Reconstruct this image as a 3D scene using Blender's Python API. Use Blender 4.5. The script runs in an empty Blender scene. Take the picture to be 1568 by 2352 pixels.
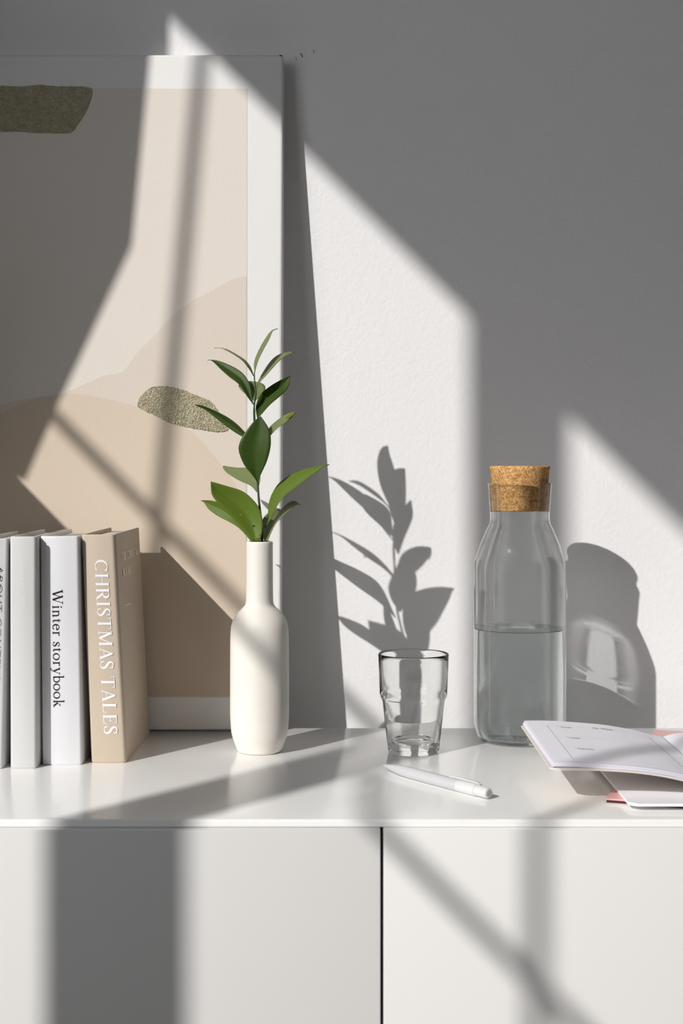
import bpy, bmesh, math, random
from mathutils import Vector, Matrix
PI = math.pi
random.seed(4)
S = bpy.context.scene
COL = S.collection

# ------------------------------------------------------------------ camera
F = 3267.0                       # focal length in pixels of the 1568x2352 frame
CX, CY = 784.0, 1065.0           # optical axis in that frame (lens shifted down)
CAMZ = 1.032
TOP = 0.75                       # sideboard top
WALL = 1.59                     # back wall
cam_d = bpy.data.cameras.new('camera')
cam = bpy.data.objects.new('camera', cam_d); COL.objects.link(cam)
cam.location = (0, 0, CAMZ); cam.rotation_euler = (PI/2, 0, 0)
cam_d.sensor_fit = 'VERTICAL'; cam_d.sensor_height = 36.0
cam_d.lens = 36.0*F/2352.0
cam_d.shift_y = -(1176.0-CY)/2352.0
cam_d.clip_start = 0.02
cam_d.dof.use_dof = True; cam_d.dof.focus_distance = 1.42; cam_d.dof.aperture_fstop = 9.0
S.camera = cam

# ------------------------------------------------------------------ light
SUN_DIR = Vector((0.80, 1.0, -0.80))
sd = bpy.data.lights.new('sun', 'SUN'); so = bpy.data.objects.new('sun', sd); COL.objects.link(so)
so.rotation_euler = SUN_DIR.to_track_quat('-Z', 'Y').to_euler(); so.location = (-3, -3, 4)
sd.energy = 3.5; sd.angle = math.radians(0.56); sd.color = (1.0, 0.975, 0.945)
w = bpy.data.worlds.new('sky'); S.world = w; w.use_nodes = True
bg = w.node_tree.nodes['Background']; bg.inputs[0].default_value = (0.93, 0.96, 1.0, 1); bg.inputs[1].default_value = 2.1
S.view_settings.view_transform = 'Standard'; S.view_settings.look = 'None'
S.view_settings.exposure = 0.0; S.view_settings.gamma = 1.0
S.view_settings.use_curve_mapping = False
c = S.cycles
c.max_bounces = 16; c.diffuse_bounces = 6; c.glossy_bounces = 6; c.transmission_bounces = 14; c.transparent_max_bounces = 12
c.caustics_reflective = True; c.caustics_refractive = True
c.sample_clamp_indirect = 3.0; c.blur_glossy = 0.2
c.use_denoising = True
try: sd.cycles.is_caustics_light = True
except Exception: pass

# ------------------------------------------------------------------ helpers
def P(px, py, y):
    """world point at depth y on the line of sight of a photo position"""
    return Vector(((px-CX)*y/F, y, CAMZ-(py-CY)*y/F))

def mat(name, col, rough=0.5, spec=0.5, metal=0.0, bump=None, var=None, coat=0.0, trans=0.0, ior=1.45, sss=0.0):
    m = bpy.data.materials.new(name); m.use_nodes = True
    nt = m.node_tree; b = nt.nodes['Principled BSDF']
    b.inputs['Base Color'].default_value = (*col, 1)
    b.inputs['Roughness'].default_value = rough
    b.inputs['Specular IOR Level'].default_value = spec
    b.inputs['Metallic'].default_value = metal
    b.inputs['Coat Weight'].default_value = coat
    b.inputs['Transmission Weight'].default_value = trans
    b.inputs['IOR'].default_value = ior
    if sss:
        b.inputs['Subsurface Weight'].default_value = sss
        b.inputs['Subsurface Scale'].default_value = 0.004
    tc = nt.nodes.new('ShaderNodeTexCoord')
    if var:      # (scale, amount[, second colour])
        n = nt.nodes.new('ShaderNodeTexNoise'); n.inputs['Scale'].default_value = var[0]; n.inputs['Detail'].default_value = 5
        r = nt.nodes.new('ShaderNodeValToRGB'); mx = nt.nodes.new('ShaderNodeMix'); mx.data_type = 'RGBA'
        r.color_ramp.elements[0].position = 0.35; r.color_ramp.elements[1].position = 0.65
        nt.links.new(tc.outputs['Object'], n.inputs['Vector']); nt.links.new(n.outputs['Fac'], r.inputs['Fac'])
        mt = nt.nodes.new('ShaderNodeMath'); mt.operation = 'MULTIPLY'; mt.inputs[1].default_value = var[1]
        nt.links.new(r.outputs['Color'], mt.inputs[0]); nt.links.new(mt.outputs[0], mx.inputs['Factor'])
        mx.inputs['A'].default_value = (*col, 1); mx.inputs['B'].default_value = (*var[2], 1)
        nt.links.new(mx.outputs['Result'], b.inputs['Base Color'])
    if bump:     # (scale, strength, distance)
        n2 = nt.nodes.new('ShaderNodeTexNoise'); n2.inputs['Scale'].default_value = bump[0]; n2.inputs['Detail'].default_value = 3
        bp = nt.nodes.new('ShaderNodeBump'); bp.inputs['Strength'].default_value = bump[1]; bp.inputs['Distance'].default_value = bump[2]
        nt.links.new(tc.outputs['Object'], n2.inputs['Vector']); nt.links.new(n2.outputs['Fac'], bp.inputs['Height'])
        nt.links.new(bp.outputs['Normal'], b.inputs['Normal'])
    return m

def empty(name, loc=(0, 0, 0)):
    o = bpy.data.objects.new(name, None); COL.objects.link(o); o.location = loc; return o

def tag(o, label=None, cat=None, group=None, kind=None):
    if label: o['label'] = label
    if cat: o['category'] = cat
    if group: o['group'] = group
    if kind: o['kind'] = kind
    return o

def link(name, bm, m, parent=None, smooth=True, world=False, ang=None):
    """bm is in the parent's own frame; world=True: bm holds world positions"""
    if world and parent is not None:
        bmesh.ops.translate(bm, verts=bm.verts, vec=-origin(parent))
    me = bpy.data.meshes.new(name); bm.to_mesh(me); bm.free()
    me.materials.append(m)
    if smooth:
        me.polygons.foreach_set('use_smooth', [True]*len(me.polygons))
        if ang is not None:
            try: me.set_sharp_from_angle(angle=math.radians(ang))
            except Exception: pass
    o = bpy.data.objects.new(name, me); COL.objects.link(o)
    if parent is not None: o.parent = parent
    return o

def origin(o):
    v = o.location.copy()
    while o.parent is not None:
        o = o.parent; v = v + o.location
    return v

def box(bm, x0, x1, y0, y1, z0, z1, bev=0.0, seg=2):
    r = bmesh.ops.create_cube(bm, size=1.0)
    vs = r['verts']
    for v in vs:
        v.co = Vector((x0 if v.co.x < 0 else x1, y0 if v.co.y < 0 else y1, z0 if v.co.z < 0 else z1))
    if bev > 0:
        es = list({e for v in vs for e in v.link_edges})
        bmesh.ops.bevel(bm, geom=es, offset=bev, segments=seg, profile=0.5, affect='EDGES')
    return bm

def bx(*a, **k): return box(bmesh.new(), *a, **k)

def lathe(prof, cx=0, cy=0, seg=96, closed=False):
    bm = bmesh.new(); rings = []
    for r, z in prof:
        if r < 1e-6: rings.append([bm.verts.new((cx, cy, z))])
        else: rings.append([bm.verts.new((cx+r*math.cos(2*PI*i/seg), cy+r*math.sin(2*PI*i/seg), z)) for i in range(seg)])
    n = len(rings)
    for k in range(n if closed else n-1):
        A, B = rings[k], rings[(k+1) % n]
        if len(A) == 1 and len(B) == 1: continue
        for i in range(seg):
            j = (i+1) % seg
            if len(A) == 1: bm.faces.new((A[0], B[j], B[i]))
            elif len(B) == 1: bm.faces.new((A[i], A[j], B[0]))
            else: bm.faces.new((A[i], A[j], B[j], B[i]))
    bmesh.ops.recalc_face_normals(bm, faces=bm.faces)
    return bm

def cat_rom(pts, n):
    """n+1 samples of a smooth curve through pts, evenly spaced by length"""
    pts = [Vector(p) for p in pts]
    ext = [2*pts[0]-pts[1]] + pts + [2*pts[-1]-pts[-2]]
    dense = []
    for i in range(len(pts)-1):
        p0, p1, p2, p3 = ext[i:i+4]
        for k in range(16):
            t = k/16
            dense.append(0.5*((2*p1)+(p2-p0)*t+(2*p0-5*p1+4*p2-p3)*t*t+(-p0+3*p1-3*p2+p3)*t**3))
    dense.append(pts[-1])
    L = [0]
    for a, b in zip(dense, dense[1:]): L.append(L[-1]+(b-a).length)
    out = []; j = 0
    for i in range(n+1):
        s = L[-1]*i/n
        while j < len(L)-2 and L[j+1] < s: j += 1
        f = (s-L[j])/max(1e-12, L[j+1]-L[j]); out.append(dense[j].lerp(dense[j+1], min(1, max(0, f))))
    return out

def tube(pts, rad, seg=12, caps=True, bm=None):
    bm = bm or bmesh.new(); pts = [Vector(p) for p in pts]; rings = []
    if not hasattr(rad, '__len__'): rad = [rad]*len(pts)
    ref = None
    for i, p in enumerate(pts):
        d = (pts[min(i+1, len(pts)-1)]-pts[max(i-1, 0)]).normalized()
        if ref is None: ref = Vector((0, 0, 1)) if abs(d.z) < .9 else Vector((1, 0, 0))
        u = (ref-d*ref.dot(d)).normalized(); v = d.cross(u); ref = u
        rings.append([bm.verts.new(p+rad[i]*(math.cos(2*PI*k/seg)*u+math.sin(2*PI*k/seg)*v)) for k in range(seg)])
    for A, B in zip(rings, rings[1:]):
        for k in range(seg): bm.faces.new((A[k], A[(k+1) % seg], B[(k+1) % seg], B[k]))
    if caps: bm.faces.new(rings[0][::-1]); bm.faces.new(rings[-1])
    bmesh.ops.recalc_face_normals(bm, faces=bm.faces)
    return bm

def receiver(o):
    try: o.cycles.is_caustics_receiver = True
    except Exception: pass
def caster(o):
    try: o.cycles.is_caustics_caster = True
    except Exception: pass

# ------------------------------------------------------------------ materials
M = {}
M['wall'] = mat('wall_paint', (0.87, 0.86, 0.86), 0.8, 0.25, bump=(260, 0.6, 0.0007))
M['room'] = mat('room_paint', (0.6, 0.59, 0.575), 0.85, 0.2, bump=(60, 0.1, 0.001))
M['ceiling'] = mat('ceiling_paint', (0.45, 0.45, 0.45), 0.9, 0.2)
M['floor'] = mat('floor_wood', (0.20, 0.165, 0.125), 0.5, 0.4, var=(4, 0.5, (0.16, 0.125, 0.09)))
M['foil'] = mat('white_lacquer', (0.935, 0.93, 0.915), 0.17, 0.5, coat=0.2)
M['foil'].node_tree.nodes['Principled BSDF'].inputs['Coat Roughness'].default_value = .12
M['door'] = mat('white_door_foil', (0.79, 0.78, 0.765), 0.42, 0.4)
M['frame'] = mat('window_paint', (0.7, 0.7, 0.7), 0.4, 0.4)
M['drape'] = mat('blocker_cloth', (0.16, 0.14, 0.12), 0.9, 0.1)
M['carton'] = mat('blocker_board', (0.30, 0.26, 0.21), 0.8, 0.2)

# ------------------------------------------------------------------ room
X0, X1, Y0, H = -1.3, 2.4, -2.4, 2.86
def struct(name, bm, m): return tag(link(name, bm, m, smooth=False), kind='structure')
receiver(struct('wall_back', bx(X0-.06, X1+.06, WALL, WALL+.1, 0, H), M['wall']))
struct('wall_right', bx(X1, X1+.06, Y0, WALL, 0, H), M['room'])
struct('wall_front', bx(X0-.06, X1+.06, Y0-.06, Y0, 0, H), M['room'])
struct('floor', bx(X0-.06, X1+.06, Y0-.06, WALL+.1, -.05, 0), M['floor'])
struct('ceiling', bx(X0-.06, X1+.06, Y0-.06, WALL+.1, H, H+.06), M['ceiling'])
ZS, ZB, ZT = 0.97, 2.087, 2.660
W1 = (-0.239, 0.484); W2 = (-1.059, -0.354)
T = 0.022
bm = bmesh.new()
for y0, y1, z0, z1 in ((Y0, W2[0], 0, H), (W2[1], W1[0], 0, H), (W1[1], WALL, 0, H),
                       (W2[0], W2[1], 0, ZS), (W2[0], W2[1], ZT, H), (W1[0], W1[1], 0, ZS), (W1[0], W1[1], ZT, H)):
    box(bm, X0-T, X0, y0, y1, z0, z1)
struct('wall_left', bm, M['room'])
for n, (a, b) in (('window_1', W1), ('window_2', W2)):
    r = tag(empty(n, (X0-T/2, (a+b)/2, ZS)), kind='structure')
    ym = 0.119 if n == 'window_1' else -0.7125
    h = 0.0055
    link('mullion', bx(X0-.016, X0-.008, ym-h, ym+h, ZS, ZT), M['frame'], r, False, world=True)
    for zz in (ZB, ZB-(ZT-ZB)):
        link('glazing_bar', bx(X0-.016, X0-.008, a, b, zz-h, zz+h), M['frame'], r, False, world=True)
struct('baseboard_back', bx(X0, X1, WALL-.012, WALL, 0, .09, bev=.002), M['frame'])

# unseen drape added on the left, its edge shaped to shade wall and canvas
bm = bmesh.new(); N = 90
zs = [2.85, 2.3, 1.95, 1.837, 1.72, 1.6, 1.476, 1.40, 1.34]
def edge_y(z):
    if z > 1.837: return 0.834
    if z > 1.476: return 0.834+(1.837-z)/(1.837-1.476)*0.114
    return 0.945+(1.476-z)*1.9
rows = []
for z in zs:
    e = edge_y(z)
    rows.append([bm.verts.new((-0.8+.012*math.sin(2*PI*9*k/N), e+(1.555-e)*k/N, z)) for k in range(N+1)])
for A, B in zip(rows, rows[1:]):
    for k in range(N): bm.faces.new((A[k], A[k+1], B[k+1], B[k]))
dr = link('blocker_drape', bm, M['drape'])
dr.modifiers.new('thick', 'SOLIDIFY').thickness = .002
tag(dr, 'unseen drape added to block sunlight, gathered back to the wall left of the sideboard', 'blocker_drape')
o = link('blocker_box', bx(-.93, -.58, 1.13, 1.48, TOP, 1.253, bev=.004), M['carton'])  # unseen box added so its top edge shades the canvas's lower left
tag(o, 'tall unseen box added to block sunlight, on the left end of the white sideboard', 'box')

# ------------------------------------------------------------------ sideboard
YF, YB = 1.120, 1.5186
def cabinet(x0, label):
    x1 = x0+.6
    r = empty('cabinet', ((x0+x1)/2, (YF+YB)/2, 0)); tag(r, label, 'cabinet', 'sideboard cabinets')
    link('body', bx(x0+.0005, x1-.0005, YF+.021, YB, .10, TOP-.0068, bev=.001), M['foil'], r, world=True, ang=40)
    d = link('door', bx(x0+.0012, x1-.0012, YF, YF+.019, .104, .7433, bev=.0011), M['door'], r, world=True, ang=40)
    receiver(d)
    for sx in (x0+.05, x1-.05):
        for sy in (YF+.07, YB-.06):
            link('leg', lathe([(0, 0), (.014, 0), (.02, .10), (0, .10)], sx, sy, 20), M['door'], r, world=True)
cabinet(0.0319-.6, 'white cabinet with plain door under the books and vase')
cabinet(0.0319, 'white cabinet with plain door under the carafe and planner')
cabinet(0.0319-1.2, 'white cabinet at the far left end, beyond the books')
wt = link('worktop', bx(-1.168, .632, YF+.007, YB, TOP-.0065, TOP, bev=.0022, seg=4), M['foil'], ang=40)
tag(wt, 'glossy white sideboard top carrying books, vase, glass and carafe', 'sideboard top'); receiver(wt)

# ------------------------------------------------------------------ painting leaning on the wall
CA = math.radians(5.65); CO = Vector((-.0636, 1.495, TOP+.0019))
pt = empty('canvas_painting', CO); pt.rotation_euler = (-CA, 0, 0)
tag(pt, 'unframed abstract canvas in beige, white and gold leaning on the wall', 'painting')
def cpx(px, py, off=0.0):
    """photo position -> point on the canvas face in the canvas' own frame"""
    d = Vector(((px-CX)/F, 1, -(py-CY)/F)); n = Vector((0, -math.cos(CA), math.sin(CA)))
    o = Vector((0, 0, CAMZ)); t = (CO-o).dot(n)/d.dot(n); q = o+d*t-CO
    return Vector((q.x, -off, q.y*math.sin(CA)+q.z*math.cos(CA)))
M['canvas'] = mat('primed_canvas', (0.86, 0.85, 0.835), 0.75, 0.25, bump=(900, 0.3, 0.0004))
def weave(name, col, var):
    m = mat(name, col, 0.72, 0.25, var=var)
    nt = m.node_tree; b = nt.nodes['Principled BSDF']; tc = nt.nodes.new('ShaderNodeTexCoord')
    mp = nt.nodes.new('ShaderNodeMapping'); mp.inputs['Scale'].default_value = (900, 1, 160)
    n = nt.nodes.new('ShaderNodeTexNoise'); n.inputs['Scale'].default_value = 1; n.inputs['Detail'].default_value = 2
    bp = nt.nodes.new('ShaderNodeBump'); bp.inputs['Strength'].default_value = .35; bp.inputs['Distance'].default_value = .0004
    nt.links.new(tc.outputs['Object'], mp.inputs[0]); nt.links.new(mp.outputs[0], n.inputs['Vector'])
    nt.links.new(n.outputs['Fac'], bp.inputs['Height']); nt.links.new(bp.outputs['Normal'], b.inputs['Normal'])
    return m
M['field'] = weave('paint_pale_rose', (0.77, 0.695, 0.63), (3.5, .7, (0.775, 0.73, 0.675)))
M['hill_a'] = weave('paint_sand', (0.71, 0.625, 0.54), (5, .5, (0.72, 0.65, 0.58)))
M['hill_b'] = weave('paint_tan', (0.675, 0.565, 0.45), (5, .4, (0.70, 0.60, 0.49)))
def gold_mat():
    m = mat('gold_leaf', (0.54, 0.49, 0.35), 0.36, 0.5, metal=0.5, var=(220, .8, (0.40, 0.35, 0.22)), bump=(560, 1.0, 0.0026))
    return m
M['gold'] = gold_mat()
cv = link('stretched_canvas', bx(-.5, 0, 0, .0185, 0, .7350, bev=.004, seg=4), M['canvas'], pt, ang=50)
def patch(name, pts, m, off, smooth_n=0, thick=.0002):
    if smooth_n: pts = [tuple(p) for p in cat_rom([(a, b, 0) for a, b in pts], smooth_n)]
    bm = bmesh.new(); vs = [bm.verts.new(cpx(p[0], p[1], off)) for p in pts]
    f = bm.faces.new(vs)
    r = bmesh.ops.extrude_face_region(bm, geom=[f])
    for g in r['geom']:
        if isinstance(g, bmesh.types.BMVert): g.co.y += thick
    bmesh.ops.recalc_face_normals(bm, faces=bm.faces)
    bmesh.ops.triangulate(bm, faces=[f for f in bm.faces if len(f.verts) > 4])
    return link(name, bm, m, pt, False)
patch('painted_field', [(-250, 206), (200, 203), (567, 204), (567, 900), (566, 1603), (400, 1602), (-250, 1606)], M['field'], .0003)
hillA = cat_rom([(x, y, 0) for x, y in ((566, 635), (536, 641), (491, 665), (429, 700), (388, 734), (353, 772), (312, 814), (292, 843), (276, 857), (241, 863), (201, 879), (161, 897), (120, 908), (89, 911), (36, 920), (0, 930), (-80, 955), (-250, 1000))], 90)
patch('painted_shape', [(p.x, p.y) for p in hillA]+[(-250, 1604), (400, 1600), (565, 1601)], M['hill_a'], .0005)
hillB = cat_rom([(x, y, 0) for x, y in ((566, 1150), (520, 1085), (450, 1000), (375, 957), (330, 939), (295, 928), (250, 917), (192, 906), (156, 904), (120, 910), (80, 917), (36, 935), (0, 950), (-90, 1010), (-250, 1150))], 90)
patch('painted_shape', [(p.x, p.y) for p in hillB]+[(-250, 1603), (400, 1599), (564, 1600)], M['hill_b'], .0007)
def rag(pts, n, a):
    q = cat_rom([(x, y, 0) for x, y in pts+[pts[0]]], n)[:-1]
    return [(p.x+random.uniform(-a, a), p.y+random.uniform(-a, a)) for p in q]
gb = [(316, 935), (318, 919), (330, 903), (348, 890), (371, 887), (397, 890), (424, 897), (451, 908), (480, 920), (496, 937), (507, 955), (518, 977), (525, 986), (505, 992), (469, 988), (433, 982), (402, 975), (379, 967), (357, 955), (335, 945)]
patch('gold_leaf_patch', rag(gb, 120, .9), M['gold'], .0014, thick=.0008)
ga = [(-140, 196), (-60, 200), (0, 198), (54, 199), (89, 196), (134, 199), (178, 199), (203, 202), (211, 205), (210, 220), (203, 243), (192, 265), (178, 287), (167, 301), (152, 306), (89, 306), (45, 303), (0, 304), (-80, 308), (-150, 300), (-165, 240)]
patch('gold_leaf_patch', rag(ga, 150, .8), M['gold'], .0014, thick=.0008)
M['scuff'] = mat('wall_scuff', (0.2, 0.2, 0.19), .9, .1)
M['raw'] = mat('worn_corner', (0.2, 0.13, 0.1), .9, .1)
bm = bmesh.new()
bmesh.ops.create_icosphere(bm, subdivisions=2, radius=.0022)
for v in bm.verts: v.co = Vector((v.co.x*1.1-.0035+.0004*math.sin(9000*v.co.z), v.co.y*1.2+.0030, v.co.z*1.2+.7327))
link('worn_corner', bm, M['raw'], pt)

# ------------------------------------------------------------------ lettering
def arc(cx, cy, rx, ry, a0, a1, wM, wm, n=22):
    out = []
    for i in range(n+1):
        a = math.radians(a0+(a1-a0)*i/n)
        out.append((cx+rx*math.cos(a), cy+ry*math.sin(a), wm+(wM-wm)*abs(math.cos(a))**1.4))
    return out
K, k_ = .135, .045
def stem(x, y0=0, y1=1, w=K, s0=.13, s1=.13):
    r = [[(x, y0, w), (x, y1, w)]]
    if s0: r += [[(x-s0, y0+.02, .04), (x+s0, y0+.02, .04)], [(x, y0+.02, w*1.5), (x, y0+.09, w)]]
    if s1: r += [[(x-s1, y1-.02, .04), (x+s1, y1-.02, .04)], [(x, y1-.02, w*1.5), (x, y1-.09, w)]]
    return r
def dstroke(x0, y0, x1, y1, w): return [[(x0, y0, w), (x1, y1, w)]]
def hb(x0, x1, y, w=.04): return [[(x0, y, w), (x1, y, w)]]
def Sg(h, wd, f=1.0):
    p = [(.80, .76, .04), (.72, .90, .05), (.50, .975, .05), (.27, .93, .075), (.16, .78, .11), (.24, .64, .135), (.48, .52, .15), (.72, .39, .135), (.82, .23, .11), (.72, .07, .075), (.46, .02, .05), (.22, .08, .05), (.12, .25, .04)]
    q = cat_rom([(a*wd, b*h, c*f) for a, b, c in p], 40)
    return [[(v.x, v.y, v.z) for v in q]] + [[(.82*wd, .70*h, .04), (.80*wd, .98*h, .045)], [(.10*wd, .30*h, .04), (.12*wd, .02*h, .045)]]
def GL(ch):
    K2 = .115
    if ch == 'C': return .86, [arc(.46, .5, .40, .475, 48, 312, K, k_)]+[[(.74, .72, .04), (.77, .97, .045)], [(.74, .80, .07), (.72, .87, .04)]]
    if ch == 'H': return .98, stem(.19)+stem(.79)+hb(.19, .79, .52)
    if ch == 'R': return .88, stem(.19)+hb(.19, .45, .975)+[arc(.45, .74, .23, .235, 90, -90, K, k_)]+hb(.19, .45, .505)+dstroke(.42, .5, .76, .03, K)+hb(.70, .92, .02)
    if ch == 'I': return .42, stem(.21)
    if ch == 'S': return .64, Sg(1, .64)
    if ch == 'T': return .84, stem(.42, s1=0)+hb(.05, .79, .975)+[[(.05, .99, .045), (.03, .76, .03)], [(.79, .99, .045), (.81, .76, .03)]]
    if ch == 'M': return 1.12, stem(.17, w=.05)+stem(.95)+dstroke(.19, .97, .55, .03, K)+dstroke(.55, .03, .93, .97, .05)
    if ch == 'A': return .90, dstroke(.14, .02, .46, .98, .05)+dstroke(.44, .98, .77, .02, K)+hb(.24, .64, .34)+hb(.02, .28, .02)+hb(.62, .92, .02)
    if ch == 'L': return .74, stem(.19)+hb(.19, .66, .025, .05)+[[(.66, .0, .045), (.70, .26, .03)]]
    if ch == 'E': return .78, stem(.19)+hb(.19, .66, .025, .05)+hb(.19, .62, .975)+hb(.19, .5, .52)+[[(.66, .0, .045), (.70, .24, .03)], [(.62, .99, .045), (.64, .78, .03)], [(.5, .42, .04), (.5, .62, .04)]]
    if ch == 'O': return .96, [arc(.48, .5, .39, .475, 0, 360, K, k_, 40)]
    if ch == 'B': return .80, stem(.19)+hb(.19, .42, .975)+hb(.19, .46, .52)+hb(.19, .44, .025)+[arc(.42, .75, .22, .23, 90, -90, K, k_), arc(.45, .27, .26, .25, 90, -90, K, k_)]
    if ch == 'K': return .90, stem(.19)+dstroke(.26, .44, .72, .96, .05)+dstroke(.40, .58, .78, .03, K)+hb(.60, .88, .98)+hb(.68, .94, .02)
    if ch == 'W': return 1.30, dstroke(.12, .98, .40, .02, K2)+dstroke(.40, .02, .66, .96, .045)+dstroke(.60, .98, .88, .02, K2)+dstroke(.88, .02, 1.16, .98, .045)+hb(.0, .28, .98)+hb(.48, .70, .98)+hb(1.02, 1.28, .98)
    x = .64
    if ch == 'i': return .34, stem(.17, 0, x, .09, .11, 0)+dstroke(.06, x-.05, .17, x, .04)+[[(.17, .80, .10), (.17, .83, .125), (.17, .87, .125), (.17, .90, .10)]]
    if ch == 'n': return .72, stem(.17, 0, x, .09, .11, 0)+dstroke(.06, x-.05, .17, x, .04)+[[(.17, .48, .04), (.26, .58, .05), (.38, .62, .065), (.48, .56, .08), (.53, .44, .09)]]+stem(.53, 0, .46, .09, .11, 0)
    if ch == 't': return .42, [[(.18, .80, .03), (.18, .55, .09), (.18, .18, .09), (.21, .06, .075), (.28, .03, .05), (.37, .07, .03)]]+hb(.04, .36, .60)
    if ch == 'e': return .58, [arc(.30, .31, .23, .30, 8, 320, .095, .04, 30)]+hb(.10, .53, .36)
    if ch == 'r': return .50, stem(.17, 0, x, .09, .12, 0)+dstroke(.06, x-.05, .17, x, .04)+[[(.17, .44, .04), (.25, .57, .05), (.36, .61, .08), (.42, .57, .09)]]
    if ch == 's': return .46, Sg(x, .46, .66)
    if ch == 'o': return .66, [arc(.33, .31, .26, .295, 0, 360, .095, .04, 32)]
    if ch == 'y': return .64, dstroke(.11, x, .34, .02, .095)+[[(.56, x, .04), (.36, .08, .04), (.26, -.16, .05), (.16, -.24, .06), (.07, -.20, .09)]]+hb(.0, .24, x-.02)+hb(.46, .66, x-.02)
    if ch == 'b': return .66, [[(.16, 0, .09), (.16, 1.02, .09)]]+dstroke(.03, .97, .16, 1.03, .04)+[arc(.36, .31, .24, .29, 150, -150, .095, .04, 26)]
    if ch == 'k': return .66, stem(.17, 0, 1.02, .09, .11, 0)+dstroke(.05, .97, .17, 1.03, .04)+dstroke(.22, .28, .48, .60, .04)+dstroke(.30, .38, .54, .03, .095)+hb(.38, .60, .62, .035)+hb(.46, .68, .02)
    return .34, []
def serif_text(name, txt, fn, m, parent, length, cap, track=.03, nrm=(0, -1, 0), wf=1.0):
    """fn(u along the line in m, v up in m) -> point in the parent's frame"""
    nrm = Vector(nrm); k = 0
    tot = sum(GL(ch)[0]+track for ch in txt)-track
    sx = length/tot; bm = bmesh.new(); adv = 0
    for ch in txt:
        wd, st = GL(ch)
        for s in st:
            k += 1; off = nrm*(k % 9)*4e-6
            pts = [Vector((p[0]+adv, p[1])) for p in s]; L = []; R = []
            for i, p in enumerate(pts):
                d = pts[min(i+1, len(pts)-1)]-pts[max(i-1, 0)]
                if d.length < 1e-9: d = Vector((0, 1))
                d.normalize(); n = Vector((-d.y, d.x))*s[i][2]*wf/2
                L.append(bm.verts.new(fn((p+n).x*sx, (p+n).y*cap)+off)); R.append(bm.verts.new(fn((p-n).x*sx, (p-n).y*cap)+off))
            for i in range(len(pts)-1):
                bm.faces.new((L[i], L[i+1], R[i+1], R[i]))
        adv += wd+track
    return link(name, bm, m, parent, False)
def sans_text(name, txt, fn, m, parent, length, cap, shear=0.0, spacing=1.0):
    cu = bpy.data.curves.new('t', 'FONT'); cu.body = txt; cu.size = 1; cu.shear = shear; cu.space_character = spacing; cu.resolution_u = 3
    to = bpy.data.objects.new('t', cu); COL.objects.link(to)
    dg = bpy.context.evaluated_depsgraph_get(); dg.update()
    me = bpy.data.meshes.new_from_object(to.evaluated_get(dg))
    bpy.data.objects.remove(to)
    xs = [v.co.x for v in me.vertices]; ys = max(v.co.y for v in me.vertices)
    x0, x1 = min(xs), max(xs)
    for v in me.vertices:
        v.co = fn((v.co.x-x0)/(x1-x0)*length, v.co.y/ys*cap)
    me.name = name; me.materials.clear(); me.materials.append(m)
    o = bpy.data.objects.new(name, me); COL.objects.link(o); o.parent = parent
    return o

# ------------------------------------------------------------------ books
M['bk_white'] = mat('white_cover', (0.75, 0.75, 0.77), .38, .4)
M['bk_white2'] = mat('off_white_cloth', (0.65, 0.645, 0.64), .6, .3, bump=(900, .15, .0003))
M['bk_grey'] = mat('pale_lilac_cover', (0.70, 0.685, 0.70), .5, .3)
M['bk_beige'] = mat('beige_cloth_cover', (0.57, 0.475, 0.375), .6, .3, var=(9, .3, (0.64, 0.535, 0.425)), bump=(1200, .25, .0003))
M['paper'] = mat('page_edges', (0.68, 0.64, 0.58), .8, .2)
M['ink'] = mat('black_ink', (0.015, 0.012, 0.02), .5, .3)
M['ink_white'] = mat('white_print', (0.88, 0.88, 0.90), .5, .3)
M['ink_pale'] = mat('pale_emboss', (0.80, 0.80, 0.81), .4, .4)
M['print_gold'] = mat('cream_print', (0.95, 0.88, 0.76), .5, .3)
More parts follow.
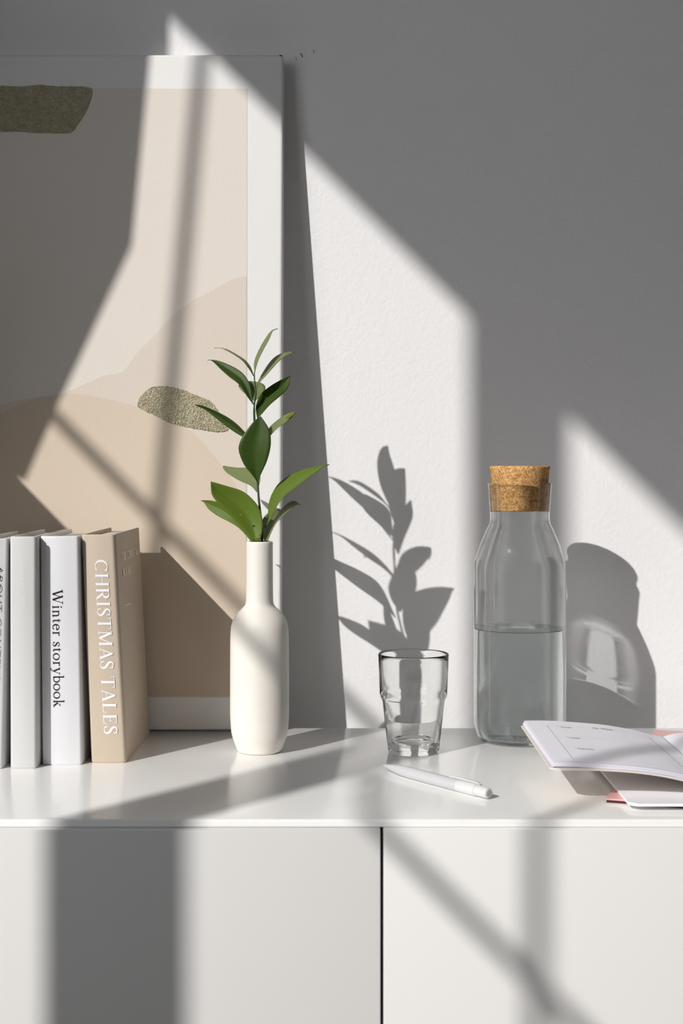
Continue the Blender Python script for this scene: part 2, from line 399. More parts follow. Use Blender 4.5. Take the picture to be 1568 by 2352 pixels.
def book(label, yf, depth, h, lb, lt, rb, rt, cover, yaw_back=0.0, bulge=.0015, rr=.003):
    """lb, lt, rb, rt: x of the left/right outer faces at the bottom and at the top"""
    base = Vector(((lb+rb)/2, yf+depth/2, TOP)); r = empty('book', base); tag(r, label, 'book', 'books at the left of the sideboard')
    def wp(u, y, z):     # u 0..1 across thickness
        f = z/h; a = lb+(lt-lb)*f; b = rb+(rt-rb)*f
        return Vector((a+(b-a)*u+yaw_back*y/depth, yf+y, TOP+z))-base
    Tm = (rb-lb+rt-lt)/2
    def warp(bm):
        for v in bm.verts: v.co = wp(v.co.x/Tm, v.co.y, v.co.z)
        return bm
    # spine: rounded sheet
    bm = bmesh.new(); sec = []; n = 6
    for i in range(n+1):
        a = PI+ PI/2*i/n; sec.append((rr+rr*math.cos(a), rr+rr*math.sin(a)))
    m_ = 8
    for i in range(1, m_):
        u = i/m_; sec.append((rr+(Tm-2*rr)*u, -bulge*math.sin(PI*u)))
    for i in range(n+1):
        a = 1.5*PI+PI/2*i/n; sec.append((Tm-rr+rr*math.cos(a), rr+rr*math.sin(a)))
    zz = [0, .0006, .0018, h*.25, h*.5, h*.75, h-.0018, h-.0006, h]; ins = [.0009, .0003, 0, 0, 0, 0, 0, .0003, .0009]
    cx_, rings = Tm/2, []
    for z, q in zip(zz, ins):
        rings.append([bm.verts.new((cx_+(x-cx_)*(1-2*q/Tm), y+q, z)) for x, y in sec])
    for A, B in zip(rings, rings[1:]):
        for i in range(len(sec)-1): bm.faces.new((A[i], A[i+1], B[i+1], B[i]))
    # inner side
    rin = [[bm.verts.new((.002+(x/Tm)*(Tm-.004), max(y, 0)+.0016 if 0 < i < len(sec)-1 else y, z)) for i, (x, y) in enumerate(sec)] for z in (0.0, h)]
    for i in range(len(sec)-1):
        bm.faces.new((rings[0][i], rin[0][i], rin[0][i+1], rings[0][i+1]))
        bm.faces.new((rings[-1][i], rings[-1][i+1], rin[1][i+1], rin[1][i]))
        bm.faces.new((rin[0][i], rin[1][i], rin[1][i+1], rin[0][i+1]))
    bmesh.ops.recalc_face_normals(bm, faces=bm.faces)
    sp = link('spine', warp(bm), cover, r, ang=50)
    for x0, x1 in ((0, .0027), (Tm-.0027, Tm)):
        bm = bx(x0, x1, rr+.0035, depth, 0, h, bev=.0009, seg=3)
        link('cover_board', warp(bm), cover, r, ang=50)
        # joint between spine and board
        s = 1 if x0 == 0 else -1
        bm = bx(x0+(.0009 if s > 0 else .0006), x1-(.0006 if s > 0 else .0009), rr-.0005, rr+.0045, 0.0006, h-.0008)
        link('joint', warp(bm), cover, r, False)
    bm = bx(.0028, Tm-.0028, .0035, depth-.004, .0035, h-.0035, bev=.0008)
    link('page_block', warp(bm), M['paper'], r, False)
    return r, wp, Tm
r, wp, Tm = book('white book cut by the left picture edge, black sans lettering', 1.313, .15, .213, -.341, -.335, -.3130, -.3078, M['bk_grey'])
sans_text('title_lettering', 'ABOUT CONTEMPORARY', lambda u, v: wp(.650+v/Tm, -.0019, .1885-u), M['ink'], r, .150, .0045, spacing=1.15)
r, wp, Tm = book('off-white book with pale embossed spine, second from the left', 1.315, .145, .2147, -.3062, -.3066, -.2820, -.2826, M['bk_white2'], bulge=.0008)
sans_text('title_lettering', 'Alvar Aalto, 1928', lambda u, v: wp(.43+v/Tm, -.0009, .1905-u), M['ink_pale'], r, .041, .0042)
r, wp, Tm = book('thick white book with black serif title "Winter storybook"', 1.331, .145, .2143, -.2800, -.2820, -.2426, -.2462, M['bk_white'], bulge=.0015)
serif_text('title_lettering', 'Winter storybook', lambda u, v: wp(.31+v/Tm, -.0018, .1643-u), M['ink'], r, .1097, .0098, .05, wf=1.15)
r, wp, Tm = book('beige cloth book with white title "CHRISTMAS TALES", rightmost in the row', 1.34, .1465, .2153, -.2358, -.2452, -.2026, -.2141, M['bk_beige'], yaw_back=.0025, bulge=.0008, rr=.0035)
serif_text('title_lettering', 'CHRISTMAS TALES', lambda u, v: wp(.375+v/Tm+.045*u/.1645, -.0010, .1913-u), M['ink_white'], r, .1645, .0124, .06, wf=1.2)
serif_text('cover_lettering', 'THE CHRISTMAS', lambda u, v: wp(1.0+.0006/Tm, .030+u, .1883+v), M['print_gold'], r, .112, .0080, .05, nrm=(1, 0, 0), wf=1.7)
serif_text('cover_lettering', 'BOOK', lambda u, v: wp(1.0+.0006/Tm, .033+u, .1725+v), M['print_gold'], r, .044, .0080, .05, nrm=(1, 0, 0), wf=1.7)
bm = bmesh.new(); bm.faces.new([bm.verts.new(wp(1.0+.0006/Tm, *q)) for q in ((.040, .1440), (.066, .1440), (.066, .1449), (.040, .1449))])
link('cover_dash', bm, M['print_gold'], r, False)

# lettering belongs to the spine or the front board it is printed on
for rt_ in [o for o in COL.objects if o.name.startswith('book') and o.parent is None]:
    kids = list(rt_.children)
    sp_ = [o for o in kids if o.name.startswith('spine')][0]
    bd_ = sorted([o for o in kids if o.name.startswith('cover_board')], key=lambda o: max(v.co.x for v in o.data.vertices))
    for o in kids:
        if o.name.startswith('title_lettering'): o.parent = sp_
        if o.name.startswith(('cover_lettering', 'cover_dash')): o.parent = bd_[-1]
        if o.name.startswith('joint'):
            o.parent = bd_[-1] if sum(v.co.x for v in o.data.vertices) > 0 else bd_[0]
# ------------------------------------------------------------------ vase
VX, VY = -.0803, 1.395
M['ceramic'] = mat('cream_ceramic', (0.83, 0.79, 0.73), .5, .35, var=(14, .25, (0.83, 0.78, 0.71)), bump=(500, .06, .0004), sss=.12)
k = VY/F
vp = [(48.8, 1725), (52, 1720.5), (55, 1711), (60.5, 1697), (64.9, 1679), (66.8, 1656), (67.6, 1633), (67.6, 1560), (67.4, 1500), (67.2, 1470), (66.3, 1449.6), (64.3, 1433.5), (59, 1419.7), (51.0, 1408), (42.5, 1399), (35.5, 1392.5), (32.2, 1386), (31.2, 1375), (30.8, 1340), (30.6, 1300), (30.5, 1260), (30.5, 1246)]
sm = cat_rom([(r_*k, 0, CAMZ-(y_-CY)*k) for r_, y_ in vp], 80)
prof = [(0, TOP+.001), (.0175, TOP+.0008), (.0195, TOP)]+[(p.x, max(p.z, TOP+.0004)) for p in sm]
zt = prof[-1][1]
prof += [(.01265, zt+.0009), (.0121, zt+.0012), (.0108, zt+.0011), (.0104, zt+.0004), (.0104, zt-.06), (.02, zt-.085), (.024, TOP+.05), (.02, TOP+.006), (0, TOP+.005)]
vase = link('vase', lathe([(a, z-TOP) for a, z in prof], 0, 0, 96), M['ceramic'], ang=60); vase.location = (VX, VY, TOP)
tag(vase, 'cream matte ceramic bottle vase holding a leafy green sprig', 'vase')

# ------------------------------------------------------------------ plant
def leaf_mat(name, col, col2, trans):
    m = bpy.data.materials.new(name); m.use_nodes = True; nt = m.node_tree
    b = nt.nodes['Principled BSDF']; out = nt.nodes['Material Output']
    b.inputs['Roughness'].default_value = .42; b.inputs['Specular IOR Level'].default_value = .22
    uv = nt.nodes.new('ShaderNodeTexCoord')
    mp = nt.nodes.new('ShaderNodeMapping'); mp.inputs['Scale'].default_value = (1.2, 26, 1)
    n = nt.nodes.new('ShaderNodeTexNoise'); n.inputs['Scale'].default_value = 1.5; n.inputs['Detail'].default_value = 4
    mx = nt.nodes.new('ShaderNodeMix'); mx.data_type = 'RGBA'
    mx.inputs['A'].default_value = (*col, 1); mx.inputs['B'].default_value = (*col2, 1)
    nt.links.new(uv.outputs['UV'], mp.inputs[0]); nt.links.new(mp.outputs[0], n.inputs['Vector'])
    nt.links.new(n.outputs['Fac'], mx.inputs['Factor']); nt.links.new(mx.outputs['Result'], b.inputs['Base Color'])
    bp = nt.nodes.new('ShaderNodeBump'); bp.inputs['Strength'].default_value = .3; bp.inputs['Distance'].default_value = .0005
    nt.links.new(n.outputs['Fac'], bp.inputs['Height']); nt.links.new(bp.outputs['Normal'], b.inputs['Normal'])
    tr = nt.nodes.new('ShaderNodeBsdfTranslucent'); ms = nt.nodes.new('ShaderNodeMixShader')
    tr.inputs[0].default_value = (col2[0]*1.4, col2[1]*1.5, col2[2], 1)
    ms.inputs[0].default_value = trans
    nt.links.new(b.outputs[0], ms.inputs[1]); nt.links.new(tr.outputs[0], ms.inputs[2]); nt.links.new(ms.outputs[0], out.inputs['Surface'])
    return m
M['leaf_dark'] = leaf_mat('leaf_dark', (0.030, 0.058, 0.010), (0.065, 0.11, 0.020), .12)
M['leaf_mid'] = leaf_mat('leaf_mid', (0.085, 0.14, 0.016), (0.15, 0.22, 0.025), .15)
M['leaf_pale'] = leaf_mat('leaf_underside', (0.16, 0.20, 0.085), (0.24, 0.29, 0.12), .22)
M['leaf_tip'] = leaf_mat('leaf_yellowed', (0.30, 0.30, 0.06), (0.42, 0.40, 0.10), .25)
M['stem'] = mat('green_stem', (0.025, 0.055, 0.022), .45, .4)
M['bud'] = mat('dried_bud', (0.30, 0.17, 0.05), .8, .2)
sprig = empty('leafy_sprig', (VX, VY, zt)); tag(sprig, 'green leafy sprig standing in the cream vase', 'plant')
def C2(x, y): return (430+x/4.48, 740+y/4.48)
def lean(py): return .014*min(1, max(0, (1243-py)/140))
def leaf(A, B, d0, d1, m, tilt=0.0, fold=.002, N=18, Mv=8, arch=0.0):
    """A, B: the two outline edges from base to tip (crop coordinates); d0, d1 depths of base and tip"""
    a = cat_rom([(*C2(*p), 0) for p in A], N); b = cat_rom([(*C2(*p), 0) for p in B], N)
    bm = bmesh.new(); uvl = bm.loops.layers.uv.new('UVMap'); rows = []
    for i in range(N+1):
        s = i/N; e = math.sin(PI*min(1, s*1.02))**.8 if s > 0 else 0
        row = []
        for j in range(Mv+1):
            t = j/Mv; v = 2*t-1; p = a[i].lerp(b[i], t)
            D = d0+(d1-d0)*s + tilt*v*e - fold*(1-abs(v))*e*-1 + arch*math.sin(PI*s)
            row.append((bm.verts.new(P(p.x, p.y, D+lean(p.y))), (s, t)))
        rows.append(row)
    for r0, r1 in zip(rows, rows[1:]):
        for j in range(Mv):
            q = (r0[j], r0[j+1], r1[j+1], r1[j])
            f = bm.faces.new([x[0] for x in q])
            for l, x in zip(f.loops, q): l[uvl].uv = x[1]
    bmesh.ops.remove_doubles(bm, verts=bm.verts, dist=1e-6)
    o = link('leaf', bm, m, sprig, world=True)
    so_ = o.modifiers.new('thick', 'SOLIDIFY'); so_.thickness = .00035; so_.offset = 0
    return o
yv = VY
# back leaves first
leaf([(690, 815), (620, 755), (545, 690), (530, 640), (600, 610), (660, 607)], [(695, 815), (745, 765), (800, 700), (795, 650), (740, 620), (662, 608)], yv+.002, yv+.034, M['leaf_pale'])
leaf([(715, 1752), (650, 1682), (540, 1632), (420, 1560), (365, 1500), (368, 1478)], [(718, 1750), (735, 1690), (752, 1600), (720, 1530), (620, 1500), (500, 1496), (368, 1476)], yv+.003, yv+.065, M['leaf_pale'])
leaf([(790, 2250), (772, 2150), (765, 2060), (800, 1990), (860, 1950), (950, 1920)], [(815, 2250), (850, 2150), (900, 2080), (945, 2010), (962, 1960), (952, 1920)], yv+.004, yv+.05, M['leaf_pale'])
# crown
leaf([(693, 520), (686, 450), (700, 370), (760, 240), (840, 115), (880, 78), (930, 66)], [(694, 520), (712, 450), (740, 370), (790, 270), (845, 170), (880, 90), (931, 70)], yv, yv+.035, M['leaf_pale'], tilt=-.011)
leaf([(682, 558), (640, 490), (570, 400), (480, 335), (390, 285), (340, 266), (275, 266)], [(684, 552), (655, 470), (600, 395), (520, 340), (420, 285), (345, 265), (275, 264)], yv, yv+.012, M['leaf_pale'], tilt=.006)
leaf([(715, 682), (730, 610), (770, 530), (850, 410), (920, 345), (1000, 312), (1060, 305), (1105, 308)], [(722, 682), (745, 620), (800, 560), (880, 470), (950, 395), (1020, 345), (1080, 318), (1107, 314)], yv, yv+.033, M['leaf_pale'], tilt=-.010)
leaf([(688, 852), (665, 780), (655, 690), (620, 590), (540, 500), (400, 425), (290, 390), (205, 389)], [(682, 852), (620, 770), (530, 640), (440, 570), (360, 500), (300, 440), (250, 395), (205, 391)], yv, yv+.032, M['leaf_dark'], tilt=-.004, fold=.004)
leaf([(718, 985), (704, 900), (715, 820), (760, 735), (850, 660), (940, 605), (1020, 565), (1066, 553)], [(728, 988), (770, 940), (850, 850), (950, 765), (1020, 700), (1050, 640), (1056, 590), (1068, 553)], yv-.002, yv+.020, M['leaf_dark'], tilt=-.001, fold=.004)
leaf([(700, 1290), (600, 1200), (500, 1140), (400, 1070), (290, 985), (190, 905), (70, 850)], [(705, 1270), (650, 1200), (590, 1130), (500, 1040), (400, 970), (270, 905), (150, 858), (70, 847)], yv, yv+.012, M['leaf_dark'], tilt=-.004, fold=.003)
leaf([(735, 1300), (790, 1180), (840, 1090), (900, 1030), (980, 970), (1050, 935), (1112, 921)], [(740, 1300), (800, 1220), (860, 1160), (930, 1090), (1010, 1030), (1080, 975), (1114, 923)], yv, yv, M['leaf_pale'], tilt=-.008)
leaf([(1000, 985), (1020, 955), (1060, 932), (1112, 920)], [(1008, 990), (1045, 988), (1085, 968), (1114, 921)], yv-.0092, yv-.0012, M['leaf_tip'], N=8, Mv=4, fold=.0)
# lower leaves
leaf([(655, 2258), (600, 2190), (520, 2110), (430, 2055), (300, 1985), (215, 1920), (175, 1860), (140, 1836)], [(680, 2258), (650, 2160), (560, 2040), (460, 1930), (380, 1870), (300, 1845), (220, 1832), (140, 1834)], yv-.003, yv+.020, M['leaf_mid'], fold=.004, tilt=-.003)
leaf([(670, 2258), (610, 2180), (520, 2075), (400, 1950), (300, 1845), (250, 1770), (243, 1700), (240, 1638)], [(745, 2258), (772, 2150), (772, 2020), (735, 1905), (660, 1810), (560, 1735), (420, 1690), (240, 1637)], yv-.007, yv-.016, M['leaf_mid'], fold=.006)
leaf([(783, 2118), (815, 2060), (830, 1980), (838, 1870), (870, 1770), (940, 1660), (1060, 1570), (1200, 1515), (1350, 1474), (1462, 1464)], [(787, 2120), (840, 2060), (870, 1990), (930, 1880), (1010, 1780), (1120, 1700), (1250, 1600), (1360, 1520), (1420, 1478), (1463, 1468)], yv-.002, yv+.008, M['leaf_mid'], tilt=-.012, fold=.004)
leaf([(795, 2252), (850, 2130), (900, 2020), (960, 1930), (1030, 1860), (1090, 1838), (1130, 1850), (1168, 1884)], [(828, 2252), (870, 2150), (920, 2060), (990, 1990), (1060, 1930), (1110, 1890), (1145, 1873), (1168, 1886)], yv-.003, yv+.012, M['leaf_pale'], tilt=-.010)
leaf([(718, 1642), (665, 1570), (585, 1470), (532, 1340), (530, 1270), (570, 1170), (650, 1060), (700, 1005), (752, 968)], [(728, 1642), (760, 1560), (815, 1440), (850, 1320), (860, 1230), (852, 1130), (820, 1060), (780, 1000), (756, 968)], yv-.004, yv-.006, M['leaf_dark'], fold=.004, arch=-.006)
st = [C2(*p) for p in ((775, 2300), (766, 2120), (755, 2000), (735, 1820), (723, 1640), (712, 1450), (702, 1250), (692, 1050), (688, 870), (703, 760), (706, 690), (692, 600), (690, 510))]
pts = [P(a, b, yv+lean(b)) for a, b in st]; pts[0].z = zt-.04
rads = [.0015, .0015, .00145, .0013, .0011, .00105, .001, .00095, .0009, .0011, .0008, .0006, .0004]
link('stem', tube(cat_rom(pts, 48), [rads[min(12, int(i/48*12))] for i in range(49)]), M['stem'], sprig, world=True)
for (x, y, dd) in ((372, 1050, .002), (1030, 1745, -.002), (555, 1985, -.022), (740, 2190, -.012)):
    bm = bmesh.new(); bmesh.ops.create_icosphere(bm, subdivisions=2, radius=.0011)
    q = P(*C2(x, y), yv+dd+lean(C2(x, y)[1]))
    for v in bm.verts: v.co = Vector((v.co.x*1.3, v.co.y, v.co.z*.8))+q
    link('bud', bm, M['bud'], sprig, world=True)

# ------------------------------------------------------------------ glassware
def glass_mat(name, col, rough=0.0, ior=1.5):
    m = bpy.data.materials.new(name); m.use_nodes = True; nt = m.node_tree
    nt.nodes.remove(nt.nodes['Principled BSDF'])
    g = nt.nodes.new('ShaderNodeBsdfGlass'); g.inputs['Color'].default_value = (*col, 1); g.inputs['IOR'].default_value = ior; g.inputs['Roughness'].default_value = rough
    nt.links.new(g.outputs[0], nt.nodes['Material Output'].inputs['Surface'])
    return m
M['glass'] = glass_mat('clear_glass', (0.998, 1.0, 0.998))
M['glass2'] = glass_mat('carafe_glass', (0.995, 1.0, 0.998), ior=1.47)
nt = M['glass2'].node_tree; g_ = nt.nodes['Glass BSDF']   # thin wall: passes straight through face on, refracts towards the edges
tb = nt.nodes.new('ShaderNodeBsdfTransparent'); tb.inputs[0].default_value = (0.985, 0.992, 0.99, 1)
lw = nt.nodes.new('ShaderNodeLayerWeight'); lw.inputs['Blend'].default_value = .5
cr = nt.nodes.new('ShaderNodeValToRGB'); cr.color_ramp.elements[0].position = .26; cr.color_ramp.elements[0].color = (.18, .18, .18, 1); cr.color_ramp.elements[1].position = .52
mx_ = nt.nodes.new('ShaderNodeMixShader'); nt.links.new(lw.outputs['Facing'], cr.inputs['Fac']); nt.links.new(cr.outputs['Color'], mx_.inputs[0])
nt.links.new(tb.outputs[0], mx_.inputs[1]); nt.links.new(g_.outputs[0], mx_.inputs[2]); nt.links.new(mx_.outputs[0], nt.nodes['Material Output'].inputs['Surface'])
M['water'] = glass_mat('water', (0.982, 0.997, 0.992), ior=1.333)
GX, GY = .0703, 1.391; k = GY/F
def zz(py, kk): return CAMZ-(py-CY)*kk
outer = [(57.0, 1725.0), (58.6, 1722), (59.6, 1715), (60.7, 1703), (63.5, 1680), (68.0, 1640), (71.2, 1613), (72.5, 1606), (75.5, 1600.5), (77.3, 1594), (77.7, 1586), (78.3, 1570), (79.5, 1540), (80.6, 1510), (81.0, 1503)]
o_ = cat_rom([(a*k, 0, zz(b, k)) for a, b in outer], 60)
prof = [(0, TOP+.0016), (.018, TOP+.0012), (.0222, TOP+.0002), (.0238, TOP+.0003)]+[(p.x, max(p.z, TOP+.0006)) for p in o_]
zr = prof[-1][1]; R = prof[-1][0]
prof += [(R-.0004, zr+.0009), (R-.0011, zr+.0010), (R-.0016, zr+.0003)]
inner = [(79.0*k-.0016, zz(1515, k)), (78.0*k-.0019, zz(1545, k)), (76.3*k-.002, zz(1580, k)), (74.8*k-.0022, zz(1594, k)), (72.0*k-.0024, zz(1603, k)), (70.5*k-.0022, zz(1615, k)), (66.8*k-.0022, zz(1645, k)), (62.2*k-.0024, zz(1680, k)), (59.0*k-.0028, zz(1700, k)), (.0195, TOP+.0118), (.0165, TOP+.0102), (.010, TOP+.0096), (0, TOP+.0094)]
prof += inner
g = link('drinking_glass', lathe([(a, z-TOP) for a, z in prof], 0, 0, 128), M['glass'], ang=70); g.location = (GX, GY, TOP+.0001)
tag(g, 'empty clear glass tumbler with a stepped waist, between vase and carafe', 'glass'); caster(g)

KX, KY = .1821, 1.453; k = KY/F
car = empty('carafe', (KX, KY, TOP)); tag(car, 'clear glass carafe half filled with water, right of the tumbler', 'carafe')
outer = [(88, 1703), (93, 1697), (98.5, 1685), (102.5, 1670), (104.6, 1655), (105.2, 1640), (105.2, 1560), (105.2, 1440), (105.2, 1310), (104.6, 1296), (102.5, 1284), (97.0, 1268), (90.5, 1249), (80.0, 1224), (74.5, 1211), (70, 1203), (68.0, 1193), (68.3, 1180), (69.8, 1160), (71.5, 1130), (72.8, 1115), (73.2, 1111)]
o_ = cat_rom([(a*k, 0, zz(b, k)) for a, b in outer], 110)
o_ = [p for p in o_]
base_r = outer[0][0]*k
prof = [(0, .0016), (.026, .0012), (.032, .0003), (base_r-.001, .0002)]+[(p.x, max(p.z-TOP, .0006)) for p in o_]
tw = .0019
inn = []
for i in range(len(o_)-1, -1, -1):
    a = o_[max(0, i-1)]; b = o_[min(len(o_)-1, i+1)]; d = (b-a).normalized(); n = Vector((-d.z, 0, d.x))
    q = o_[i]+n*tw; inn.append((q.x, q.z-TOP))
zr = prof[-1][1]; R = prof[-1][0]
inn = [q for q in inn if q[1] > .0042 and q[1] < zr-.0003]
flo = [(inn[-1][0]-.0025, .0034), (.026, .0030), (0, .0030)]
prof += [(R-.0004, zr+.0007), (R-.0012, zr+.0007)]+inn+flo
cg = link('glass_body', lathe(prof, 0, 0, 160), M['glass2'], car, ang=70); caster(cg)
wl = zz(1443.9, k)-TOP
wpf = [(0, .0028), (.026, .0028)]+[(q[0]+.00025, max(q[1]-.0001, .0029)) for q in reversed([q for q in inn if q[1] < wl])]
rw = wpf[-1][0]
wpf += [(rw, wl+.0009), (rw-.0006, wl+.0003), (rw-.002, wl), (0, wl)]
wt_ = link('water', lathe(wpf, 0, 0, 160), M['water'], car, ang=70); caster(wt_)
M['dropm'] = glass_mat('water_drop', (.93, .98, .96), ior=1.333)
def drop(px, py, rr_, ang):
    """droplet clinging to the glass at height py, angle ang about the carafe's axis"""
    z = zz(py, k)-TOP; rad = min((q for q in prof[:len(o_)+4]), key=lambda q: abs(q[1]-z) if q[1] > 0.01 else 9)[0]
    bm = bmesh.new(); bmesh.ops.create_icosphere(bm, subdivisions=2, radius=rr_)
    for v in bm.verts: v.co = Vector((v.co.x*.8, v.co.y*.8, v.co.z*1.5))+Vector((rad*math.cos(ang), rad*math.sin(ang), z))
    link('water_drop', bm, M['dropm'], car)
for q in ((0, 1532, .0006, PI+.45), (0, 1492, .0007, PI+.35), (0, 1475, .0005, PI+.4), (0, 1560, .0004, PI+.25), (0, 1612, .0005, PI+.2), (0, 1672, .0007, PI+.6)): drop(*q)

def cork_mat():
    m = mat('cork', (0.52, 0.30, 0.125), .85, .15); nt = m.node_tree; b = nt.nodes['Principled BSDF']
    tc = nt.nodes.new('ShaderNodeTexCoord'); v = nt.nodes.new('ShaderNodeTexVoronoi'); v.inputs['Scale'].default_value = 620
    n = nt.nodes.new('ShaderNodeTexNoise'); n.inputs['Scale'].default_value = 700; n.inputs['Detail'].default_value = 4
    r1 = nt.nodes.new('ShaderNodeValToRGB'); e = r1.color_ramp.elements
    e[0].position = 0; e[0].color = (.44, .21, .07, 1); e[1].position = 1; e[1].color = (.80, .49, .21, 1)
    nt.links.new(tc.outputs['Object'], v.inputs['Vector']); nt.links.new(tc.outputs['Object'], n.inputs['Vector'])
    sx = nt.nodes.new('ShaderNodeSeparateColor'); nt.links.new(v.outputs['Color'], sx.inputs[0]); nt.links.new(sx.outputs[0], r1.inputs['Fac'])
    r2 = nt.nodes.new('ShaderNodeValToRGB'); e = r2.color_ramp.elements
    e[0].position = .32; e[0].color = (.12, .06, .02, 1); e[1].position = .40; e[1].color = (1, 1, 1, 1)
    nt.links.new(n.outputs['Fac'], r2.inputs['Fac'])
    mx = nt.nodes.new('ShaderNodeMix'); mx.data_type = 'RGBA'; mx.blend_type = 'MULTIPLY'; mx.inputs['Factor'].default_value = 1
    nt.links.new(r1.outputs['Color'], mx.inputs['A']); nt.links.new(r2.outputs['Color'], mx.inputs['B']); nt.links.new(mx.outputs['Result'], b.inputs['Base Color'])
    bp = nt.nodes.new('ShaderNodeBump'); bp.inputs['Strength'].default_value = .5; bp.inputs['Distance'].default_value = .0006
    nt.links.new(n.outputs['Fac'], bp.inputs['Height']); nt.links.new(bp.outputs['Normal'], b.inputs['Normal'])
    return m
M['cork'] = cork_mat()
zb, zt2 = zz(1173.5, k), zz(1070, k)
ck = link('cork_stopper', lathe([(0, 0), (.0252, 0), (.0262, .0004), (.0268, .0014), (.0300, zt2-zb-.004), (.0308, zt2-zb-.0016), (.0302, zt2-zb-.0004), (.0290, zt2-zb), (0, zt2-zb)], 0, 0, 96), M['cork'], ang=50)
receiver(ck); ck.location = (KX, KY, zb); tag(ck, 'brown cork stopper in the neck of the glass carafe', 'stopper')

# ------------------------------------------------------------------ pen
M['pen'] = mat('satin_white_plastic', (0.55, 0.55, 0.57), .35, .4)
M['pen2'] = mat('gloss_white_plastic', (0.68, 0.68, 0.68), .18, .5)
M['pen3'] = mat('grey_plastic', (0.42, 0.40, 0.38), .4, .4)
pa, pb = Vector((.0385, 1.3035, TOP)), Vector((.1235, 1.1935, TOP))
pen = empty('ballpoint_pen', (pa+pb)/2); tag(pen, 'white ballpoint pen lying on the worktop in front of the tumbler', 'pen')
ax = (pb-pa).normalized(); L = (pb-pa).length; rp = .0052
def pp(s, up=0, side=0): return pa+ax*s+Vector((0, 0, rp+.0001+up))+ax.cross(Vector((0, 0, 1)))*side
prof = [(0, .0006), (.002, .0014), (.006, .0022), (.014, .0034), (.024, .0045), (.034, .0051), (.05, .0052), (.102, .0052)]
link('barrel', tube([pp(s) for s, _ in prof], [r_ for _, r_ in prof], 28), M['pen'], pen, world=True, ang=50)
prof = [(.1018, .0051), (.1022, .00525), (.124, .0052), (.1245, .0050)]
link('cap', tube([pp(s) for s, _ in prof], [r_ for _, r_ in prof], 28), M['pen2'], pen, world=True, ang=50)
prof = [(.1245, .0046), (L-.0012, .0046), (L-.0004, .0042), (L, .0036)]
link('push_button', tube([pp(s) for s, _ in prof], [r_ for _, r_ in prof], 28), M['pen2'], pen, world=True, ang=50)
link('button_disc', tube([pp(L-.0002), pp(L+.0003)], [.0028, .0027], 24), M['pen3'], pen, world=True, ang=50)
bm = bmesh.new(); cs = [(.089, .0052, .0012), (.095, .0062, .0016), (.112, .0066, .0019), (.124, .0064, .0019), (.1275, .0050, .0019)]
rows = []
for s, up, wd in cs:
    rows.append([bm.verts.new(pp(s, up+du-.0002, -.0018+sd_*wd)) for sd_, du in ((-1, -.0006), (1, -.0006), (1, .0006), (-1, .0006))])
for A, B in zip(rows, rows[1:]):
    for i in range(4): bm.faces.new((A[i], A[(i+1) % 4], B[(i+1) % 4], B[i]))
bm.faces.new(rows[0][::-1]); bm.faces.new(rows[-1]); bmesh.ops.recalc_face_normals(bm, faces=bm.faces)
bmesh.ops.bevel(bm, geom=bm.edges[:], offset=.0003, segments=2, affect='EDGES')
link('clip', bm, M['pen2'], pen, world=True, ang=50)

# ------------------------------------------------------------------ planner, sheet, folder
M['page'] = mat('planner_page', (0.88, 0.87, 0.92), .7, .2)
M['page_edge'] = mat('planner_page_stack', (0.84, 0.83, 0.92), .7, .2)
M['cover'] = mat('cream_cover', (0.74, 0.68, 0.62), .6, .3)
M['pink'] = mat('pink_card', (0.76, 0.42, 0.40), .45, .4)
M['maroon'] = mat('dark_maroon_card', (0.06, 0.012, 0.025), .5, .3)
M['line'] = mat('grey_print', (0.30, 0.29, 0.32), .7, .2)
M['sheet'] = mat('white_card', (0.87, 0.865, 0.90), .6, .2)
def sheet_bm(prof, y0, y1, th, ny=3, rc=0.0):
    """sheet swept along y whose section is prof [(x, z)], thickness th upward"""
    q = cat_rom([(x, 0, z) for x, z in prof], 40); bm = bmesh.new()
    up = []; lo = []
    for i, p in enumerate(q):
        a = y0; b = y1
        if rc:
            d = p.x-q[0].x
            if d < rc: e = rc-math.sqrt(max(0, rc*rc-(rc-d)**2)); a += e; b -= e
        lo.append([bm.verts.new((p.x, a+(b-a)*j/ny, TOP+p.z)) for j in range(ny+1)])
        up.append([bm.verts.new((p.x, a+(b-a)*j/ny, TOP+p.z+th)) for j in range(ny+1)])
    n = len(q)-1
    for i in range(n):
        for j in range(ny):
            bm.faces.new((up[i][j], up[i+1][j], up[i+1][j+1], up[i][j+1])); bm.faces.new((lo[i][j], lo[i][j+1], lo[i+1][j+1], lo[i+1][j]))
        bm.faces.new((lo[i][0], lo[i+1][0], up[i+1][0], up[i][0])); bm.faces.new((lo[i][ny], up[i][ny], up[i+1][ny], lo[i+1][ny]))
    for i in (0, n):
        for j in range(ny): bm.faces.new((lo[i][j], up[i][j], up[i][j+1], lo[i][j+1]))
    bmesh.ops.recalc_face_normals(bm, faces=bm.faces)
    return bm
pl = empty('planner', (.33, 1.27, TOP)); tag(pl, 'open weekly planner with cream cover and raised left pages, beside the carafe', 'planner')
cov = [(.1725, .0288), (.195, .0292), (.222, .0284), (.25, .0260), (.275, .0218), (.295, .0160), (.308, .0108), (.322, .0078), (.345, .0072), (.5, .0072)]
link('cover', sheet_bm(cov, 1.172, 1.374, .0014, rc=.007), M['cover'], pl, world=True, ang=40)
top = [(.1765, .0350), (.195, .0350), (.216, .0340), (.25, .0312), (.2746, .0272), (.2827, .0255), (.297, .0218), (.309, .0195)]
bot = [(x, z) for x, z in cov]
def topz(x):
    for (a, b), (c_, d) in zip(top, top[1:]):
        if x <= c_: return b+(d-b)*(x-a)/(c_-a)
    return top[-1][1]
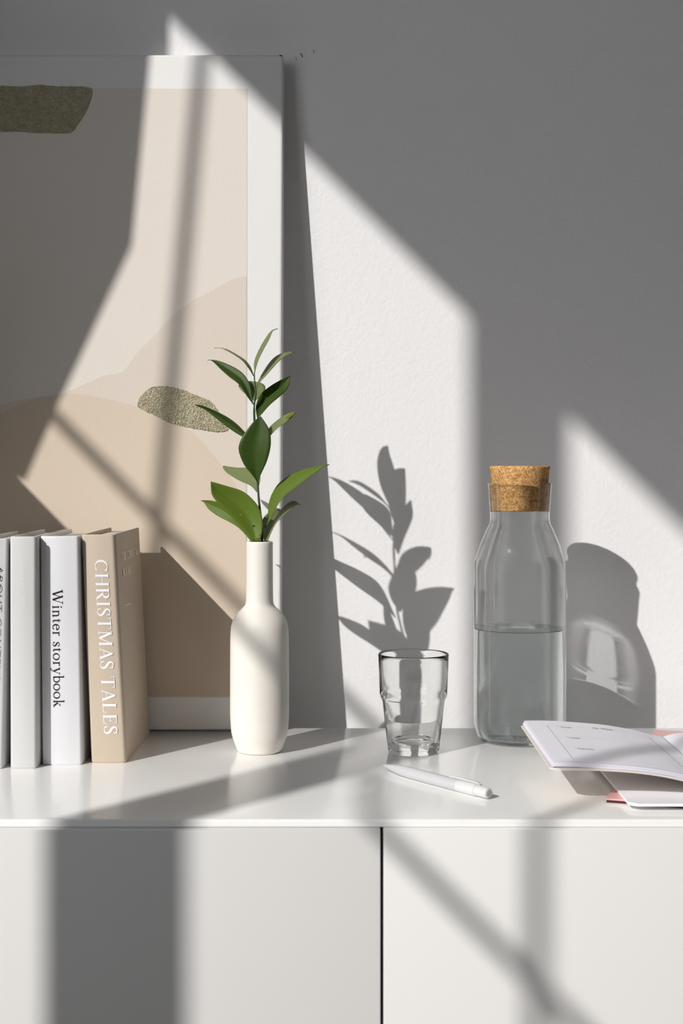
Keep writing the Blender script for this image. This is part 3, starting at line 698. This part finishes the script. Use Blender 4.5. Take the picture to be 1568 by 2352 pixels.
for i, (dz, dx) in enumerate(((.0002, 0), (.0011, -.0008), (.0019, .0002), (.0027, -.0006), (.0035, -.0003))):
    pr = [(x+(dx-.0005*i)*(1-(x-.1765)/.13), z-dz-(.0003*i)*((x-.1765)/.13)) for x, z in top]
    link('page', sheet_bm(pr, 1.178-.0004*i, 1.3677, .00018 if i == 0 else .0007), M['page'] if i == 0 else M['page_edge'], pl, world=True, ang=40)
rp_ = [(.3095, .0195), (.318, .0222), (.335, .0235), (.38, .0225), (.5, .0200)]
link('page_block', sheet_bm([(x, z-.011) for x, z in rp_], 1.178, 1.3677, .011), M['page_edge'], pl, world=True, ang=40)
def strip(bm, x0, y0, x1, y1, w_):
    n = 8; d = Vector((x1-x0, y1-y0)); nn = Vector((-d.y, d.x)).normalized()*w_/2; pr = None
    for i in range(n+1):
        x = x0+(x1-x0)*i/n; y = y0+(y1-y0)*i/n
        a = bm.verts.new((x+nn.x, y+nn.y, TOP+topz(x)+.00022)); b = bm.verts.new((x-nn.x, y-nn.y, TOP+topz(x)+.00022))
        if pr: bm.faces.new((pr[0], pr[1], b, a))
        pr = (a, b)
bm = bmesh.new()
strip(bm, .1935, 1.342, .1935, 1.192, .0004)
strip(bm, .2905, 1.342, .2905, 1.192, .0004); strip(bm, .3070, 1.367, .3070, 1.179, .0004)
for y in (1.342, 1.289, 1.242, 1.192): strip(bm, .1935, y, .2905, y, .00018)
for i, y in enumerate((1.342, 1.289, 1.242)): strip(bm, .2035, y-.001, .2035, y-.007, .0003)
link('ruled_lines', bm, M['line'], pl, False, world=True)
for txt, x, y, ln, cp in (('My Week', .2365, 1.340, .0200, .0058), ('Monday', .2055, 1.3335, .0105, .0042), ('Tuesday', .2050, 1.2815, .0105, .0042), ('Wednesday', .2045, 1.2325, .0150, .0042)):
    base = origin(pl)
    sans_text('page_lettering', txt, lambda u, v, x=x, y=y: Vector((x+u, y+v, TOP+topz(x+u)+.00024))-base, M['ink'], pl, ln, cp, shear=.4)

pg_ = [o for o in pl.children if o.name.startswith('page')][0]
for o in list(pl.children):
    if o.name.startswith(('ruled_lines', 'page_lettering')): o.parent = pg_

fo = empty('pink_folder', (.34, 1.27, TOP)); tag(fo, 'pink card folder peeking out under the open planner', 'folder')
fo.rotation_euler = (0, 0, -math.radians(19.5))
base = Vector((.34, 1.27)); rot = Matrix.Rotation(math.radians(19.5), 2)
cl = rot @ (Vector((.2194, 1.183))-base); cb = rot @ (Vector((.328, 1.489))-base)
link('cover_card', bx(cl.x, cl.x+.16, cl.y, cb.y, .0024, .0036, bev=.0003), M['pink'], fo, False)
link('inner_card', bx(cl.x+.0006, cl.x+.1594, cl.y+.0012, cb.y-.001, .0, .0024), M['maroon'], fo, False)
o = link('paper_sheet', sheet_bm([(.2335, .0040), (.26, .0041), (.35, .0041), (.5, .0041)], 1.153, 1.40, .0022, rc=.006), M['sheet'], ang=40)
tag(o, 'blank white paper pad under the planner, on the pink folder', 'paper pad')

# wall scuffs beside the painting's corner
for (pts_, w_) in ((((690, 122), (693, 127), (694, 132)), .0009), (((720, 115), (721, 121)), .0008), (((678, 130), (682, 138)), .0004)):
    bm = bmesh.new(); q = [P(a, b, WALL-.0002) for a, b in pts_]; pr = None
    for i, p in enumerate(q):
        e = w_*(.6 if i in (0, len(q)-1) else 1)
        a = bm.verts.new(p+Vector((-e, 0, 0))); b = bm.verts.new(p+Vector((e, 0, 0)))
        if pr: bm.faces.new((pr[0], pr[1], b, a))
        pr = (a, b)
    o = link('scuff_mark', bm, M['scuff'], bpy.data.objects['wall_back'], False)
